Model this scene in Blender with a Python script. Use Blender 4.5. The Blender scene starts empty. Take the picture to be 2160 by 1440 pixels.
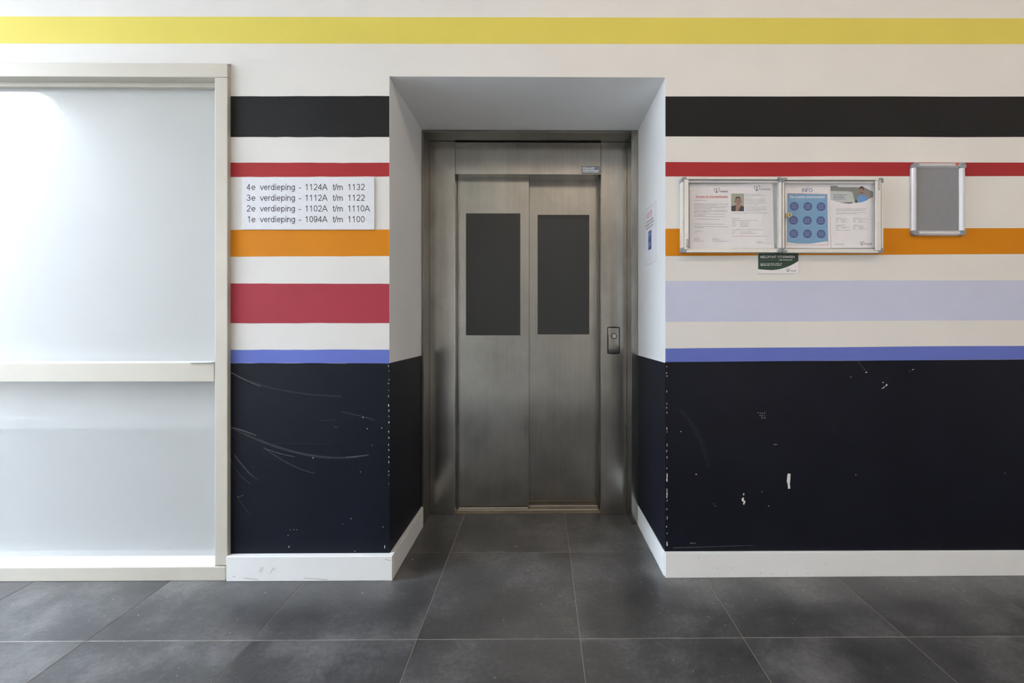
import bpy, bmesh, math, random
from mathutils import Vector, Matrix

random.seed(7)
scene = bpy.context.scene
col = scene.collection

# ------------------------------------------------------------------ camera
CX, CY, CZ = 0.0, -2.024, 1.18            # lens centre, metres; wall face is y = 0
F, PX, PY, YAW = 938.06, 1148.8, 668.0, 0.0075
cam_d = bpy.data.cameras.new('camera')
cam_d.sensor_width = 36.0
cam_d.lens = F / 2160 * 36
cam_d.shift_x = (1080 - PX) / 2160
cam_d.shift_y = (PY - 720) / 2160
cam_d.clip_start = 0.02
cam = bpy.data.objects.new('camera', cam_d)
cam.location = (CX, CY, CZ)
cam.rotation_euler = (math.pi / 2, 0, -YAW)
col.objects.link(cam)
scene.camera = cam

# ------------------------------------------------------------------ world, daylight, exposure
world = bpy.data.worlds.new('sky')
scene.world = world
world.use_nodes = True
bg = world.node_tree.nodes['Background']
bg.inputs[0].default_value = (0.55, 0.72, 1.0, 1)
bg.inputs[1].default_value = 0.6

DAY_W, ROOF_W, LAMP_W, FRONT_W, SUN_W = 140.0, 850.0, 46.0, 21.0, 40.0
ROOM_X0, ROOM_X1, ROOM_Y0, ROOM_H = -7.1, 4.3, -2.62, 3.50
BAY_H = 4.10                                            # entrance bay ceiling, raised to keep rooflight off the upper left wall
WIN_Y0, WIN_Y1, WIN_Z0, WIN_Z1 = -2.10, -0.60, 0.06, 2.30

dl = bpy.data.lights.new('daylight', 'AREA')
dl.shape = 'RECTANGLE'
dl.size, dl.size_y = WIN_Z1 - WIN_Z0, WIN_Y1 - WIN_Y0
dl.energy = DAY_W
dl.color = (0.72, 0.84, 1.0)
dlo = bpy.data.objects.new('daylight', dl)
dlo.location = (ROOM_X0 - 0.16, (WIN_Y0 + WIN_Y1) / 2, (WIN_Z0 + WIN_Z1) / 2)
dlo.rotation_euler = (0, -math.pi / 2, 0)
col.objects.link(dlo)

RF = (-7.05, -5.50, -2.45, -0.30)                      # opal rooflight over the entrance bay: x0, x1, y0, y1
rl_ = bpy.data.lights.new('rooflight', 'AREA')
rl_.shape = 'RECTANGLE'
rl_.size, rl_.size_y = RF[1] - RF[0], RF[3] - RF[2]
rl_.energy = ROOF_W
rl_.color = (0.67, 0.80, 1.0)
rlo = bpy.data.objects.new('rooflight', rl_)
rlo.location = ((RF[0] + RF[1]) / 2, (RF[2] + RF[3]) / 2, BAY_H - 0.03)
col.objects.link(rlo)

FW = (1.10, 2.30, 0.08, 2.30)                          # added opening behind the camera for a warm fill lamp: x0, x1, z0, z1
fd = bpy.data.lights.new('fill_behind_camera', 'AREA')
fd.shape = 'RECTANGLE'
fd.size, fd.size_y = FW[1] - FW[0], FW[3] - FW[2]
fd.energy = FRONT_W
fd.color = (1.0, 0.93, 0.84)
fdo = bpy.data.objects.new('fill_behind_camera', fd)
fdo.location = ((FW[0] + FW[1]) / 2, ROOM_Y0 - 0.16, (FW[2] + FW[3]) / 2)
fdo.rotation_euler = (math.pi / 2, 0, 0)
col.objects.link(fdo)

sl = bpy.data.lights.new('sun', 'SUN')
sl.energy = SUN_W
sl.angle = 0.01
sl.color = (1.0, 0.95, 0.86)
slo = bpy.data.objects.new('sun', sl)
slo.rotation_euler = Vector((0.50, -0.45, -0.80)).to_track_quat('-Z', 'Y').to_euler()
slo.location = (-9, 3, 6)
col.objects.link(slo)

vs = scene.view_settings
vs.view_transform = 'Standard'
vs.look = 'None'
vs.exposure = 0.0
vs.gamma = 1.0
vs.use_curve_mapping = False

# ------------------------------------------------------------------ helpers
_c, _s = math.cos(YAW), math.sin(YAW)
def ray(u, v):
    a, b = (u - PX) / F, -(v - PY) / F
    return Vector((_c * a + _s, -_s * a + _c, b))
def at(u, v, Y):                                   # point of the plane y = Y seen at photo pixel u, v
    d = ray(u, v); t = (Y - CY) / d.y
    return Vector((CX + d.x * t, Y, CZ + d.z * t))
def ax(u, Y): return at(u, 668, Y).x
def az(v, Y, u=1148.8): return at(u, v, Y).z

def lin(c):
    c /= 255.0
    return c / 12.92 if c <= 0.04045 else ((c + 0.055) / 1.055) ** 2.4
def srgb(r, g, b): return (lin(r), lin(g), lin(b))

class MB:
    def __init__(self): self.v = []; self.f = []
    def add(self, vs, fs):
        n = len(self.v); self.v += [tuple(p) for p in vs]; self.f += [tuple(i + n for i in f) for f in fs]; return self
    def box(self, x0, x1, y0, y1, z0, z1):
        return self.add([(x0,y0,z0),(x1,y0,z0),(x1,y1,z0),(x0,y1,z0),(x0,y0,z1),(x1,y0,z1),(x1,y1,z1),(x0,y1,z1)],
                        [(0,3,2,1),(4,5,6,7),(0,1,5,4),(1,2,6,5),(2,3,7,6),(3,0,4,7)])
    def prism(self, bottom, top):
        n = len(bottom)
        fs = [tuple(range(n - 1, -1, -1)), tuple(range(n, 2 * n))]
        fs += [(i, (i + 1) % n, n + (i + 1) % n, n + i) for i in range(n)]
        return self.add(list(bottom) + list(top), fs)
    def plate(self, pts, Y, t=0.0006):             # outline [(x, z)] facing -y, front at Y
        a = [(p[0], Y, p[1]) for p in pts]; b = [(p[0], Y + t, p[1]) for p in pts]
        return self.prism(b, a)
    def quad4(self, a, b, c, d, t):                # four front corners (3D), thickness t along +y
        q = [Vector(p) for p in (a, b, c, d)]
        return self.prism([p + Vector((0, t, 0)) for p in q], q)
    def build(self, name, mat, parent=None, bevel=0.0, smooth=False, seg=2):
        me = bpy.data.meshes.new(name)
        me.from_pydata(self.v, [], self.f)
        bm = bmesh.new(); bm.from_mesh(me)
        bmesh.ops.recalc_face_normals(bm, faces=bm.faces)
        if bevel:
            es = [e for e in bm.edges if len(e.link_faces) == 2 and e.calc_face_angle(0) > 0.6]
            bmesh.ops.bevel(bm, geom=es, offset=bevel, segments=seg, affect='EDGES', clamp_overlap=True, profile=0.5)
        bm.to_mesh(me); bm.free()
        if smooth:
            for p in me.polygons: p.use_smooth = True
        me.materials.append(mat)
        o = bpy.data.objects.new(name, me); col.objects.link(o)
        if parent is not None:
            o.parent = parent
            o.matrix_parent_inverse = Matrix.Translation(-Vector(parent.location)) if parent.type == 'EMPTY' else Matrix.Identity(4)
        return o

def tag(o, label=None, cat=None, group=None, kind=None):
    if label: o['label'] = label
    if cat: o['category'] = cat
    if group: o['group'] = group
    if kind: o['kind'] = kind
    return o
def thing(name, loc, label, cat, group=None):
    o = bpy.data.objects.new(name, None); o.location = loc; o.empty_display_size = 0.05
    col.objects.link(o); return tag(o, label, cat, group)
def struct(o): o['kind'] = 'structure'; return o

# ------------------------------------------------------------------ materials
def mat_base(name):
    m = bpy.data.materials.new(name); m.use_nodes = True
    nt = m.node_tree
    return m, nt, nt.nodes['Principled BSDF']
def coords(nt, scale=(1, 1, 1)):
    tc = nt.nodes.new('ShaderNodeNewGeometry'); mp = nt.nodes.new('ShaderNodeMapping')
    mp.inputs['Scale'].default_value = scale
    nt.links.new(tc.outputs['Position'], mp.inputs[0]); return mp.outputs[0]
def noise(nt, vec, scale, detail=4, rough=0.55):
    n = nt.nodes.new('ShaderNodeTexNoise'); n.inputs['Scale'].default_value = scale
    n.inputs['Detail'].default_value = detail; n.inputs['Roughness'].default_value = rough
    nt.links.new(vec, n.inputs['Vector']); return n.outputs['Fac']
def ramp(nt, fac, stops):
    r = nt.nodes.new('ShaderNodeValToRGB')
    e = r.color_ramp.elements
    while len(e) < len(stops): e.new(0.5)
    for i, (p, c) in enumerate(stops):
        e[i].position = p; e[i].color = (c[0], c[1], c[2], 1)
    nt.links.new(fac, r.inputs[0]); return r.outputs[0]
def bump(nt, bsdf, fac, strength, dist):
    b = nt.nodes.new('ShaderNodeBump'); b.inputs['Strength'].default_value = strength; b.inputs['Distance'].default_value = dist
    nt.links.new(fac, b.inputs['Height']); nt.links.new(b.outputs[0], bsdf.inputs['Normal'])

def paint(name, c, rough=0.6, var=0.06, spec=0.18, bumps=0.25):
    m, nt, b = mat_base(name)
    v = coords(nt)
    n = noise(nt, v, 3.2, 6, 0.62)
    lo = tuple(x * (1 - var) for x in c); hi = tuple(min(1, x * (1 + var)) for x in c)
    nt.links.new(ramp(nt, n, [(0.3, lo), (0.7, hi)]), b.inputs['Base Color'])
    b.inputs['Roughness'].default_value = rough
    b.inputs['Specular IOR Level'].default_value = spec
    if bumps: bump(nt, b, noise(nt, v, 230, 3), bumps, 0.0012)
    return m
def plain(name, c, rough=0.5, spec=0.4, metal=0.0, var=0.03):
    m, nt, b = mat_base(name)
    v = coords(nt)
    n = noise(nt, v, 35, 3)
    nt.links.new(ramp(nt, n, [(0.3, tuple(x * (1 - var) for x in c)), (0.7, tuple(min(1, x * (1 + var)) for x in c))]), b.inputs['Base Color'])
    b.inputs['Roughness'].default_value = rough; b.inputs['Specular IOR Level'].default_value = spec
    b.inputs['Metallic'].default_value = metal
    return m
def steel(name, c0, c1, rough=0.3, stretch=(60, 60, 1.2), mottled=True):
    m, nt, b = mat_base(name)
    g = noise(nt, coords(nt, stretch), 1.0, 4, 0.6)
    s = noise(nt, coords(nt, (1.6, 1.6, 1.1)), 1.7, 6, 0.65)
    mx = nt.nodes.new('ShaderNodeMix'); mx.data_type = 'FLOAT'; mx.inputs[0].default_value = 0.82
    nt.links.new(g, mx.inputs[2]); nt.links.new(s, mx.inputs[3])
    nt.links.new(ramp(nt, mx.outputs[0], [(0.3, c0), (0.68, c1)]), b.inputs['Base Color'])
    b.inputs['Metallic'].default_value = 1.0
    mr = nt.nodes.new('ShaderNodeMapRange'); mr.inputs[3].default_value = rough - 0.05; mr.inputs[4].default_value = rough + 0.09
    nt.links.new(mx.outputs[0], mr.inputs[0]); nt.links.new(mr.outputs[0], b.inputs['Roughness'])
    
    bump(nt, b, g, 0.02, 0.0004)
    return m
def see_through(name, c, amount, rough=0.05):      # amount = how much of the film's own colour shows
    m, nt, b = mat_base(name)
    b.inputs['Base Color'].default_value = (*c, 1); b.inputs['Roughness'].default_value = rough
    t = nt.nodes.new('ShaderNodeBsdfTransparent'); mx = nt.nodes.new('ShaderNodeMixShader')
    mx.inputs[0].default_value = amount
    nt.links.new(t.outputs[0], mx.inputs[1]); nt.links.new(b.outputs[0], mx.inputs[2])
    nt.links.new(mx.outputs[0], nt.nodes['Material Output'].inputs[0])
    return m

M = {}
M['white'] = paint('white_wall_paint', (0.75, 0.72, 0.675), 0.6, 0.025)
M['reveal'] = paint('white_reveal_paint', (0.84, 0.83, 0.815), 0.38, 0.02, 0.5, 0.15)
M['yellow'] = paint('yellow_paint', (0.70, 0.585, 0.115), 0.65, 0.03)
M['black'] = paint('charcoal_paint', (0.0125, 0.0118, 0.0115), 0.65, 0.12)
M['red'] = paint('red_paint', (0.36, 0.028, 0.032), 0.65, 0.05)
M['orange'] = paint('orange_paint', (0.62, 0.215, 0.004), 0.65, 0.05)
M['crimson'] = paint('crimson_paint', (0.37, 0.040, 0.058), 0.65, 0.05)
M['lavender'] = paint('lavender_paint', (0.56, 0.58, 0.72), 0.65, 0.04)
M['blue'] = paint('cornflower_paint', (0.13, 0.17, 0.50), 0.65, 0.04)
M['dado'] = paint('navy_black_paint', (0.0062, 0.0072, 0.0130), 0.5, 0.2, 0.15)
M['skirt'] = paint('skirting_paint', (0.86, 0.85, 0.82), 0.4, 0.03, 0.45, 0.06)
M['frame'] = paint('cream_frame_paint', (0.56, 0.515, 0.43), 0.45, 0.04, 0.45, 0.08)
M['sillw'] = paint('white_sill_paint', (0.86, 0.86, 0.86), 0.35, 0.02, 0.5, 0.04)
M['ceil'] = paint('ceiling_white', (0.78, 0.77, 0.74), 0.8, 0.03)
M['glassw'] = plain('milky_glass', (0.45, 0.45, 0.43), 0.03, 0.6, var=0.0)
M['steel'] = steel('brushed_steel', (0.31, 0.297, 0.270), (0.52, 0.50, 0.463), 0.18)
M['steel_dark'] = steel('shaded_steel', (0.17, 0.16, 0.142), (0.28, 0.266, 0.24), 0.34)  # copy of the brushed steel with shade put into its colour
M['alu'] = plain('anodised_aluminium', (0.62, 0.61, 0.62), 0.42, 0.5, 0.25)
M['alu_white'] = plain('pale_aluminium', (0.72, 0.69, 0.64), 0.38, 0.5, 0.15)
M['cap'] = plain('grey_plastic', (0.25, 0.265, 0.28), 0.45)
M['cork'] = plain('grey_backing', (0.33, 0.33, 0.32), 0.7)
M['snapback'] = plain('blue_grey_backing', (0.235, 0.235, 0.25), 0.6)
M['paper'] = plain('white_paper', (0.80, 0.77, 0.78), 0.6, 0.3)
M['sign'] = plain('white_sign_board', (0.75, 0.75, 0.77), 0.4, 0.4)
M['ink'] = plain('black_ink', (0.03, 0.03, 0.034), 0.6, 0.2)
M['greyink'] = plain('grey_small_print', (0.34, 0.33, 0.33), 0.6, 0.2)
M['redink'] = plain('red_ink', (0.52, 0.06, 0.06), 0.6, 0.2)
M['palered'] = plain('faded_red_ink', (0.46, 0.20, 0.20), 0.6, 0.2)
M['blueink'] = plain('blue_ink', (0.035, 0.045, 0.22), 0.6, 0.2)
M['greyblue'] = plain('blue_small_print', (0.22, 0.24, 0.45), 0.6, 0.2)
M['skyprint'] = plain('sky_blue_print', (0.16, 0.34, 0.54), 0.5, 0.3)
M['discprint'] = plain('deep_blue_print', (0.04, 0.075, 0.25), 0.5, 0.3)
M['paleprint'] = plain('pale_blue_print', (0.36, 0.46, 0.62), 0.5, 0.3)
M['green'] = plain('dark_green_print', (0.012, 0.045, 0.022), 0.45, 0.4)
M['skin'] = plain('skin_print', (0.33, 0.19, 0.14), 0.6, 0.2)
M['skin_dark'] = plain('skin_shade_print', (0.13, 0.07, 0.055), 0.6, 0.2)
M['hair'] = plain('hair_print', (0.035, 0.028, 0.024), 0.6, 0.2)
M['shirt'] = plain('dark_shirt_print', (0.028, 0.032, 0.036), 0.6, 0.2)
M['polo'] = plain('blue_shirt_print', (0.12, 0.29, 0.56), 0.6, 0.2)
M['beige'] = plain('beige_print', (0.36, 0.35, 0.27), 0.6, 0.2)
M['greyprint'] = plain('grey_print', (0.21, 0.21, 0.195), 0.6, 0.2)
M['vanprint'] = plain('pale_van_print', (0.50, 0.53, 0.51), 0.6, 0.2)
M['brass'] = plain('brass_lock', (0.50, 0.42, 0.25), 0.3, 0.5, 0.8)
M['liftglass'] = plain('dark_lift_window', (0.034, 0.036, 0.034), 0.34, 0.5)
M['dark'] = plain('dark_gap', (0.012, 0.011, 0.010), 0.7, 0.2)
M['rubber'] = plain('black_rubber', (0.014, 0.013, 0.012), 0.5, 0.4)
M['chip'] = plain('bare_plaster', (0.72, 0.71, 0.67), 0.8, 0.1)
M['scuff'] = see_through('pale_scuff', (0.42, 0.44, 0.48), 0.035, 0.7)
M['scuff_strong'] = see_through('strong_scuff', (0.45, 0.46, 0.50), 0.13, 0.7)
M['pane'] = see_through('acrylic_pane', (0.80, 0.82, 0.82), 0.035, 0.02)
M['film'] = see_through('clear_plastic_film', (0.80, 0.82, 0.82), 0.22, 0.18)
M['grubby'] = paint('grubby_sill', (0.30, 0.24, 0.16), 0.6, 0.5, 0.3, 0.2)
M['orangebadge'] = plain('orange_badge', (0.55, 0.13, 0.06), 0.5)
M['bare_wood'] = plain('worn_wood_edge', (0.42, 0.30, 0.15), 0.7, 0.2)

def tile_mat():
    m, nt, b = mat_base('slate_porcelain')
    oi = nt.nodes.new('ShaderNodeObjectInfo')
    v = coords(nt)
    off = nt.nodes.new('ShaderNodeVectorMath'); off.operation = 'MULTIPLY_ADD'
    off.inputs[1].default_value = (1, 1, 1)
    rnd = nt.nodes.new('ShaderNodeVectorMath'); rnd.operation = 'SCALE'; rnd.inputs[3].default_value = 37.0
    cmb = nt.nodes.new('ShaderNodeCombineXYZ')
    nt.links.new(oi.outputs['Random'], cmb.inputs[0]); nt.links.new(oi.outputs['Random'], cmb.inputs[1])
    nt.links.new(cmb.outputs[0], rnd.inputs[0])
    nt.links.new(v, off.inputs[0]); nt.links.new(rnd.outputs[0], off.inputs[2])
    a = noise(nt, off.outputs[0], 2.6, 8, 0.66)
    f = noise(nt, off.outputs[0], 55, 5, 0.7)
    mx = nt.nodes.new('ShaderNodeMix'); mx.data_type = 'FLOAT'; mx.inputs[0].default_value = 0.28
    nt.links.new(a, mx.inputs[2]); nt.links.new(f, mx.inputs[3])
    nt.links.new(ramp(nt, mx.outputs[0], [(0.37, (0.033, 0.032, 0.0318)), (0.50, (0.066, 0.064, 0.063)), (0.63, (0.150, 0.144, 0.139))]), b.inputs['Base Color'])
    mr = nt.nodes.new('ShaderNodeMapRange'); mr.inputs[3].default_value = 0.24; mr.inputs[4].default_value = 0.44
    nt.links.new(mx.outputs[0], mr.inputs[0]); nt.links.new(mr.outputs[0], b.inputs['Roughness'])
    b.inputs['Specular IOR Level'].default_value = 0.8
    bump(nt, b, f, 0.12, 0.0008)
    return m
M['tile'] = tile_mat()
M['grout'] = plain('beige_grout', (0.36, 0.31, 0.25), 0.85, 0.2)

def acoustic():
    m, nt, b = mat_base('acoustic_ceiling')
    v = coords(nt, (28, 75, 1))
    n = noise(nt, v, 1.0, 1)
    nt.links.new(ramp(nt, n, [(0.30, (0.22, 0.22, 0.22)), (0.36, (0.76, 0.75, 0.73))]), b.inputs['Base Color'])
    b.inputs['Roughness'].default_value = 0.85
    return m
M['acoustic'] = acoustic()

# ------------------------------------------------------------------ room shell
SX0, SX1 = -4.30, at(481, 668, 0).x                  # borrowed-light window opening in the lift wall
NL0, NL1 = -0.690, -0.679                            # niche reveals, front and back
NR0, NR1 = 0.566, 0.552
NB = 0.50                                            # depth of the plastered niche
NT0, NT1 = 2.272, 2.241                              # niche soffit, front and back
FT = az(131, -0.02, 300)                             # top of the window frame

w = MB()
plan_l = [(SX1, 0), (NL0, 0), (NL1, NB), (NL1, 0.95), (SX1, 0.95)]
w.prism([(x, y, -0.1) for x, y in plan_l], [(x, y, ROOM_H) for x, y in plan_l])
plan_r = [(NR0, 0), (ROOM_X1, 0), (ROOM_X1, 0.95), (NR1, 0.95), (NR1, NB)]
w.prism([(x, y, -0.1) for x, y in plan_r], [(x, y, ROOM_H) for x, y in plan_r])
prof = [(0, NT0), (NB, NT1), (0.95, NT1), (0.95, ROOM_H), (0, ROOM_H)]
w.prism([(NL0, y, z) for y, z in prof], [(NR0, y, z) for y, z in prof])
w.box(SX0, SX1, 0, 0.95, FT, ROOM_H)
w.box(ROOM_X0 - 0.2, SX0, 0, 0.95, -0.1, ROOM_H)
w.box(ROOM_X0 - 0.2, -5.20, 0, 0.95, ROOM_H, BAY_H)
w.box(SX0, SX1, 0.14, 0.95, -0.1, FT)
w.box(NL1, NR1, 0.86, 0.95, -0.1, NT1)
wall = struct(w.build('wall_back', M['white']))
# smooth plaster lining of the niche
lin_ = MB()
for (xf, xb, sgn) in ((NL0, NL1, 1), (NR0, NR1, -1)):
    t = 0.0008 * sgn
    lin_.prism([(xf, 0.0005, 0), (xf + t, 0.0005, 0), (xb + t, NB, 0), (xb, NB, 0)],
               [(xf, 0.0005, NT0), (xf + t, 0.0005, NT0), (xb + t, NB, NT1), (xb, NB, NT1)])
lin_.prism([(NL0, 0.0005, NT0 - 0.0008), (NR0, 0.0005, NT0 - 0.0008), (NR1, NB, NT1 - 0.0008), (NL1, NB, NT1 - 0.0008)],
           [(NL0, 0.0005, NT0), (NR0, 0.0005, NT0), (NR1, NB, NT1), (NL1, NB, NT1)])
lin_.build('niche_lining', M['reveal'], wall)

# painted stripes: (name, material, left pixel column, right pixel column, v at left top/bottom, v at right top/bottom, x ends in metres)
def stripe(mat, u0, u1, tl, bl, tr, br, x0=None, x1=None, label=None):
    def corner(u, v, X, u_o, v_o):
        p, q = at(u, v, 0), at(u_o, v_o, 0)
        if X is None: return (p.x, p.z)
        t = (X - p.x) / (q.x - p.x); return (X, p.z + (q.z - p.z) * t)
    n = 14                                            # hand-masked edges waver by a millimetre
    A, B = corner(u0, tl, x0, u1, tr), corner(u1, tr, x1, u0, tl)
    C, D = corner(u0, bl, x0, u1, br), corner(u1, br, x1, u0, bl)
    up = [(A[0] + (B[0] - A[0]) * i / n, A[1] + (B[1] - A[1]) * i / n + random.uniform(-.0009, .0009)) for i in range(n + 1)]
    dn = [(C[0] + (D[0] - C[0]) * i / n, C[1] + (D[1] - C[1]) * i / n + random.uniform(-.0009, .0009)) for i in range(n + 1)]
    o = MB().plate(up + dn[::-1], -0.0006, 0.0008).build('painted_stripe', mat, wall)
    if label: o['label'] = label
    return o
L0, L1, R0, R1 = SX1, NL0, NR0, ROOM_X1
stripe(M['yellow'], 0, 2159, 34.5, 91.5, 38.5, 93, ROOM_X0 + .02, R1, 'yellow painted stripe')
stripe(M['black'], 482, 820, 203, 289, 202.5, 289, L0, L1, 'charcoal painted stripe')
stripe(M['red'], 482, 820, 343, 373, 343.5, 372, L0, L1, 'red painted stripe')
stripe(M['orange'], 482, 820, 485, 541, 484, 540, L0, L1, 'orange painted stripe')
stripe(M['crimson'], 482, 820, 597.5, 681.5, 598, 681, L0, L1, 'crimson painted stripe')
stripe(M['blue'], 482, 820, 737.5, 765.5, 737, 766, L0, L1, 'blue painted stripe')
stripe(M['black'], 1404, 2159, 203, 288, 204, 289, R0, R1, 'charcoal painted stripe')
stripe(M['red'], 1404, 2159, 342, 372, 342.5, 371.5, R0, R1, 'red painted stripe')
stripe(M['orange'], 1404, 2159, 482, 539.5, 481, 535.5, R0, R1, 'orange painted stripe')
stripe(M['lavender'], 1405, 2159, 592.5, 679, 591, 675, R0, R1, 'lavender painted stripe')
stripe(M['blue'], 1405, 2159, 734.5, 763, 729, 757.5, R0, R1, 'blue painted stripe')
dado_l = stripe(M['dado'], 482, 820, 765.5, 1185, 766, 1185, L0, L1 + .0016); dado_l.name = 'painted_dado'; dado_l['label'] = 'navy black painted lower wall'
dado_r = stripe(M['dado'], 1405, 2159, 763, 1180, 757.5, 1180, R0 - .0016, R1); dado_r.name = 'painted_dado'; dado_r['label'] = 'navy black painted lower wall'
for (xf, xb, sgn) in ((NL0, NL1, 1), (NR0, NR1, -1)):
    t0, t1 = 0.0008 * sgn, 0.0016 * sgn
    zf, zb = 0.970, 0.961
    m = MB().prism([(xf + t0, 0, 0.02), (xf + t1, 0, 0.02), (xb + t1, NB, 0.02), (xb + t0, NB, 0.02)],
                   [(xf + t0, 0, zf), (xf + t1, 0, zf), (xb + t1, NB, zb), (xb + t0, NB, zb)])
    o = m.build('painted_dado', M['dado'], wall); o['label'] = 'navy black painted niche side'

# other walls, ceiling (outside the frame, seen in reflections)
wo = MB()
wo.box(ROOM_X0 - 0.2, FW[0], ROOM_Y0 - 0.2, ROOM_Y0, -0.1, ROOM_H)
wo.box(FW[1], ROOM_X1 + 0.2, ROOM_Y0 - 0.2, ROOM_Y0, -0.1, ROOM_H)
wo.box(FW[0], FW[1], ROOM_Y0 - 0.2, ROOM_Y0, FW[3], ROOM_H)
wo.box(FW[0], FW[1], ROOM_Y0 - 0.2, ROOM_Y0, -0.1, FW[2])
wo.box(ROOM_X0 - 0.2, -5.20, ROOM_Y0 - 0.2, ROOM_Y0, ROOM_H, BAY_H)
struct(wo.build('wall_front', M['white']))
wr = MB(); wr.box(ROOM_X1, ROOM_X1 + 0.2, ROOM_Y0, 0.95, -0.1, ROOM_H)
struct(wr.build('wall_right', M['white']))
wl = MB()
wl.box(ROOM_X0 - 0.2, ROOM_X0, ROOM_Y0, WIN_Y0, -0.1, ROOM_H)
wl.box(ROOM_X0 - 0.2, ROOM_X0, WIN_Y1, 0, -0.1, ROOM_H)
wl.box(ROOM_X0 - 0.2, ROOM_X0, WIN_Y0, WIN_Y1, WIN_Z1, ROOM_H)
wl.box(ROOM_X0 - 0.2, ROOM_X0, ROOM_Y0, 0, ROOM_H, BAY_H)
wl.box(ROOM_X0 - 0.2, ROOM_X0, WIN_Y0, WIN_Y1, -0.1, WIN_Z0)
struct(wl.build('wall_left', M['white']))
cl = MB(); cl.box(-5.20, ROOM_X1 + 0.2, ROOM_Y0 - 0.2, 0.95, ROOM_H, ROOM_H + 0.1)
ceil = struct(cl.build('ceiling', M['acoustic']))
c2 = MB(); c2.box(ROOM_X0 - 0.2, -5.20, ROOM_Y0 - 0.2, 0.95, BAY_H, BAY_H + 0.1)
c2.build('plain_ceiling_bay', M['ceil'], ceil)
MB().box(-5.20, -4.55, ROOM_Y0 - 0.2, 0.95, ROOM_H + 0.1, BAY_H + 0.1).build('bulkhead', M['ceil'], ceil)
MB().box(RF[0], RF[1], RF[2], RF[3], BAY_H - 0.02, BAY_H + 0.003).build('opal_rooflight', M['sillw'], ceil)
bo = MB(); bo.box(ROOM_X0, FW[0], ROOM_Y0, ROOM_Y0 + 0.018, 0, 0.108)
struct(bo.build('baseboard_front', M['skirt'], bevel=0.003))
# entrance window in the left wall: frame and mullions
wf = bpy.data.objects.new('window_2', None); wf.location = (ROOM_X0, (WIN_Y0 + WIN_Y1) / 2, WIN_Z0); col.objects.link(wf); struct(wf)
fx0, fx1 = ROOM_X0 - 0.10, ROOM_X0 - 0.03
for y0, y1, z0, z1 in ((WIN_Y0, WIN_Y1, WIN_Z0, WIN_Z0 + .05), (WIN_Y0, WIN_Y1, WIN_Z1 - .05, WIN_Z1),
                       (WIN_Y0, WIN_Y0 + .05, WIN_Z0, WIN_Z1), (WIN_Y1 - .05, WIN_Y1, WIN_Z0, WIN_Z1)):
    MB().box(fx0, fx1, y0, y1, z0, z1).build('window_frame', M['frame'], wf, 0.003)

dr = bpy.data.objects.new('added_door_1', None); dr.location = (FW[0], ROOM_Y0, FW[2]); col.objects.link(dr); struct(dr)  # unseen door frame added round the fill lamp's opening
xm = (FW[0] + FW[1]) / 2
for a, b, c_, d in ((FW[0], FW[0] + .06, FW[2], FW[3]), (FW[1] - .06, FW[1], FW[2], FW[3]), (xm - .04, xm + .04, FW[2], FW[3]), (FW[0], FW[1], FW[3] - .06, FW[3]), (FW[0], FW[1], FW[2], FW[2] + .08)):
    MB().box(a, b, ROOM_Y0 - .10, ROOM_Y0 - .04, c_, d).build('added_door_frame', M['frame'], dr, .003)

# ------------------------------------------------------------------ floor: each tile a piece, grout recessed
fl = MB(); fl.box(ROOM_X0 - 0.2, ROOM_X1 + 0.2, ROOM_Y0 - 0.2, 0.95, -0.10, -0.0014)
floor = struct(fl.build('floor', M['grout']))
TX, TY, TS, G = -0.4575, -0.393, 0.600, 0.0013
def tile_mesh(x0, x1, y0, y1):
    return MB().box(x0, x1, y0, y1, -0.012, 0.0)
proto = {}
for j in range(-4, 2):
    for i in range(-12, 8):
        x0, x1 = TX + TS * i + G, TX + TS * (i + 1) - G
        y0, y1 = TY + TS * j + G, TY + TS * (j + 1) - G
        x0, x1 = max(x0, ROOM_X0), min(x1, ROOM_X1); y0 = max(y0, ROOM_Y0)
        if j == 1:
            y1 = 0.650; x0, x1 = max(x0, NL1 + .002), min(x1, NR1 - .002)
            y1 = min(y1, 0.650)
        if x1 - x0 < 0.02 or y1 - y0 < 0.02: continue
        if abs(x1 - x0 - (TS - 2 * G)) < 1e-6 and abs(y1 - y0 - (TS - 2 * G)) < 1e-6:
            if 'me' not in proto:
                o = tile_mesh(-TS / 2 + G, TS / 2 - G, -TS / 2 + G, TS / 2 - G).build('floor_tile', M['tile'], floor, 0.0008, seg=1)
                proto['me'] = o.data
            else:
                o = bpy.data.objects.new('floor_tile', proto['me']); col.objects.link(o); o.parent = floor
            o.location = ((x0 + x1) / 2, (y0 + y1) / 2, 0)
        else:
            tile_mesh(x0, x1, y0, y1).build('floor_tile', M['tile'], floor, 0.0008, seg=1)

# ------------------------------------------------------------------ skirting
BH = 0.106
def skirt(name, pts_front, pts_back, h=BH):
    a = pts_front + pts_back[::-1]
    o = MB().prism([(x, y, 0) for x, y in a], [(x, y, h) for x, y in a]).build(name, M['skirt'], None, 0.0022)
    return struct(o)
bl = skirt('baseboard_left', [(ax(477, -.03), -0.030), (-0.6665, -0.030)], [(ax(477, -.03), -0.001), (-0.6665, -0.001)], 0.110)
skirt('baseboard_niche_left', [(NL0 + .0018, -0.0005), (NL1 + .0018, NB - .002)], [(-0.6665, -0.0005), (-0.6635, 0.482)], 0.110)
br = skirt('baseboard_right', [(0.5615, -0.018), (ROOM_X1, -0.004)], [(0.5615, -0.001), (ROOM_X1, -0.001)], 0.112)
skirt('baseboard_niche_right', [(NR0 - .0018, -0.0005), (NR1 - .0018, NB - .002)], [(0.5575, -0.0005), (0.5465, NB - .002)], 0.112)
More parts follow.
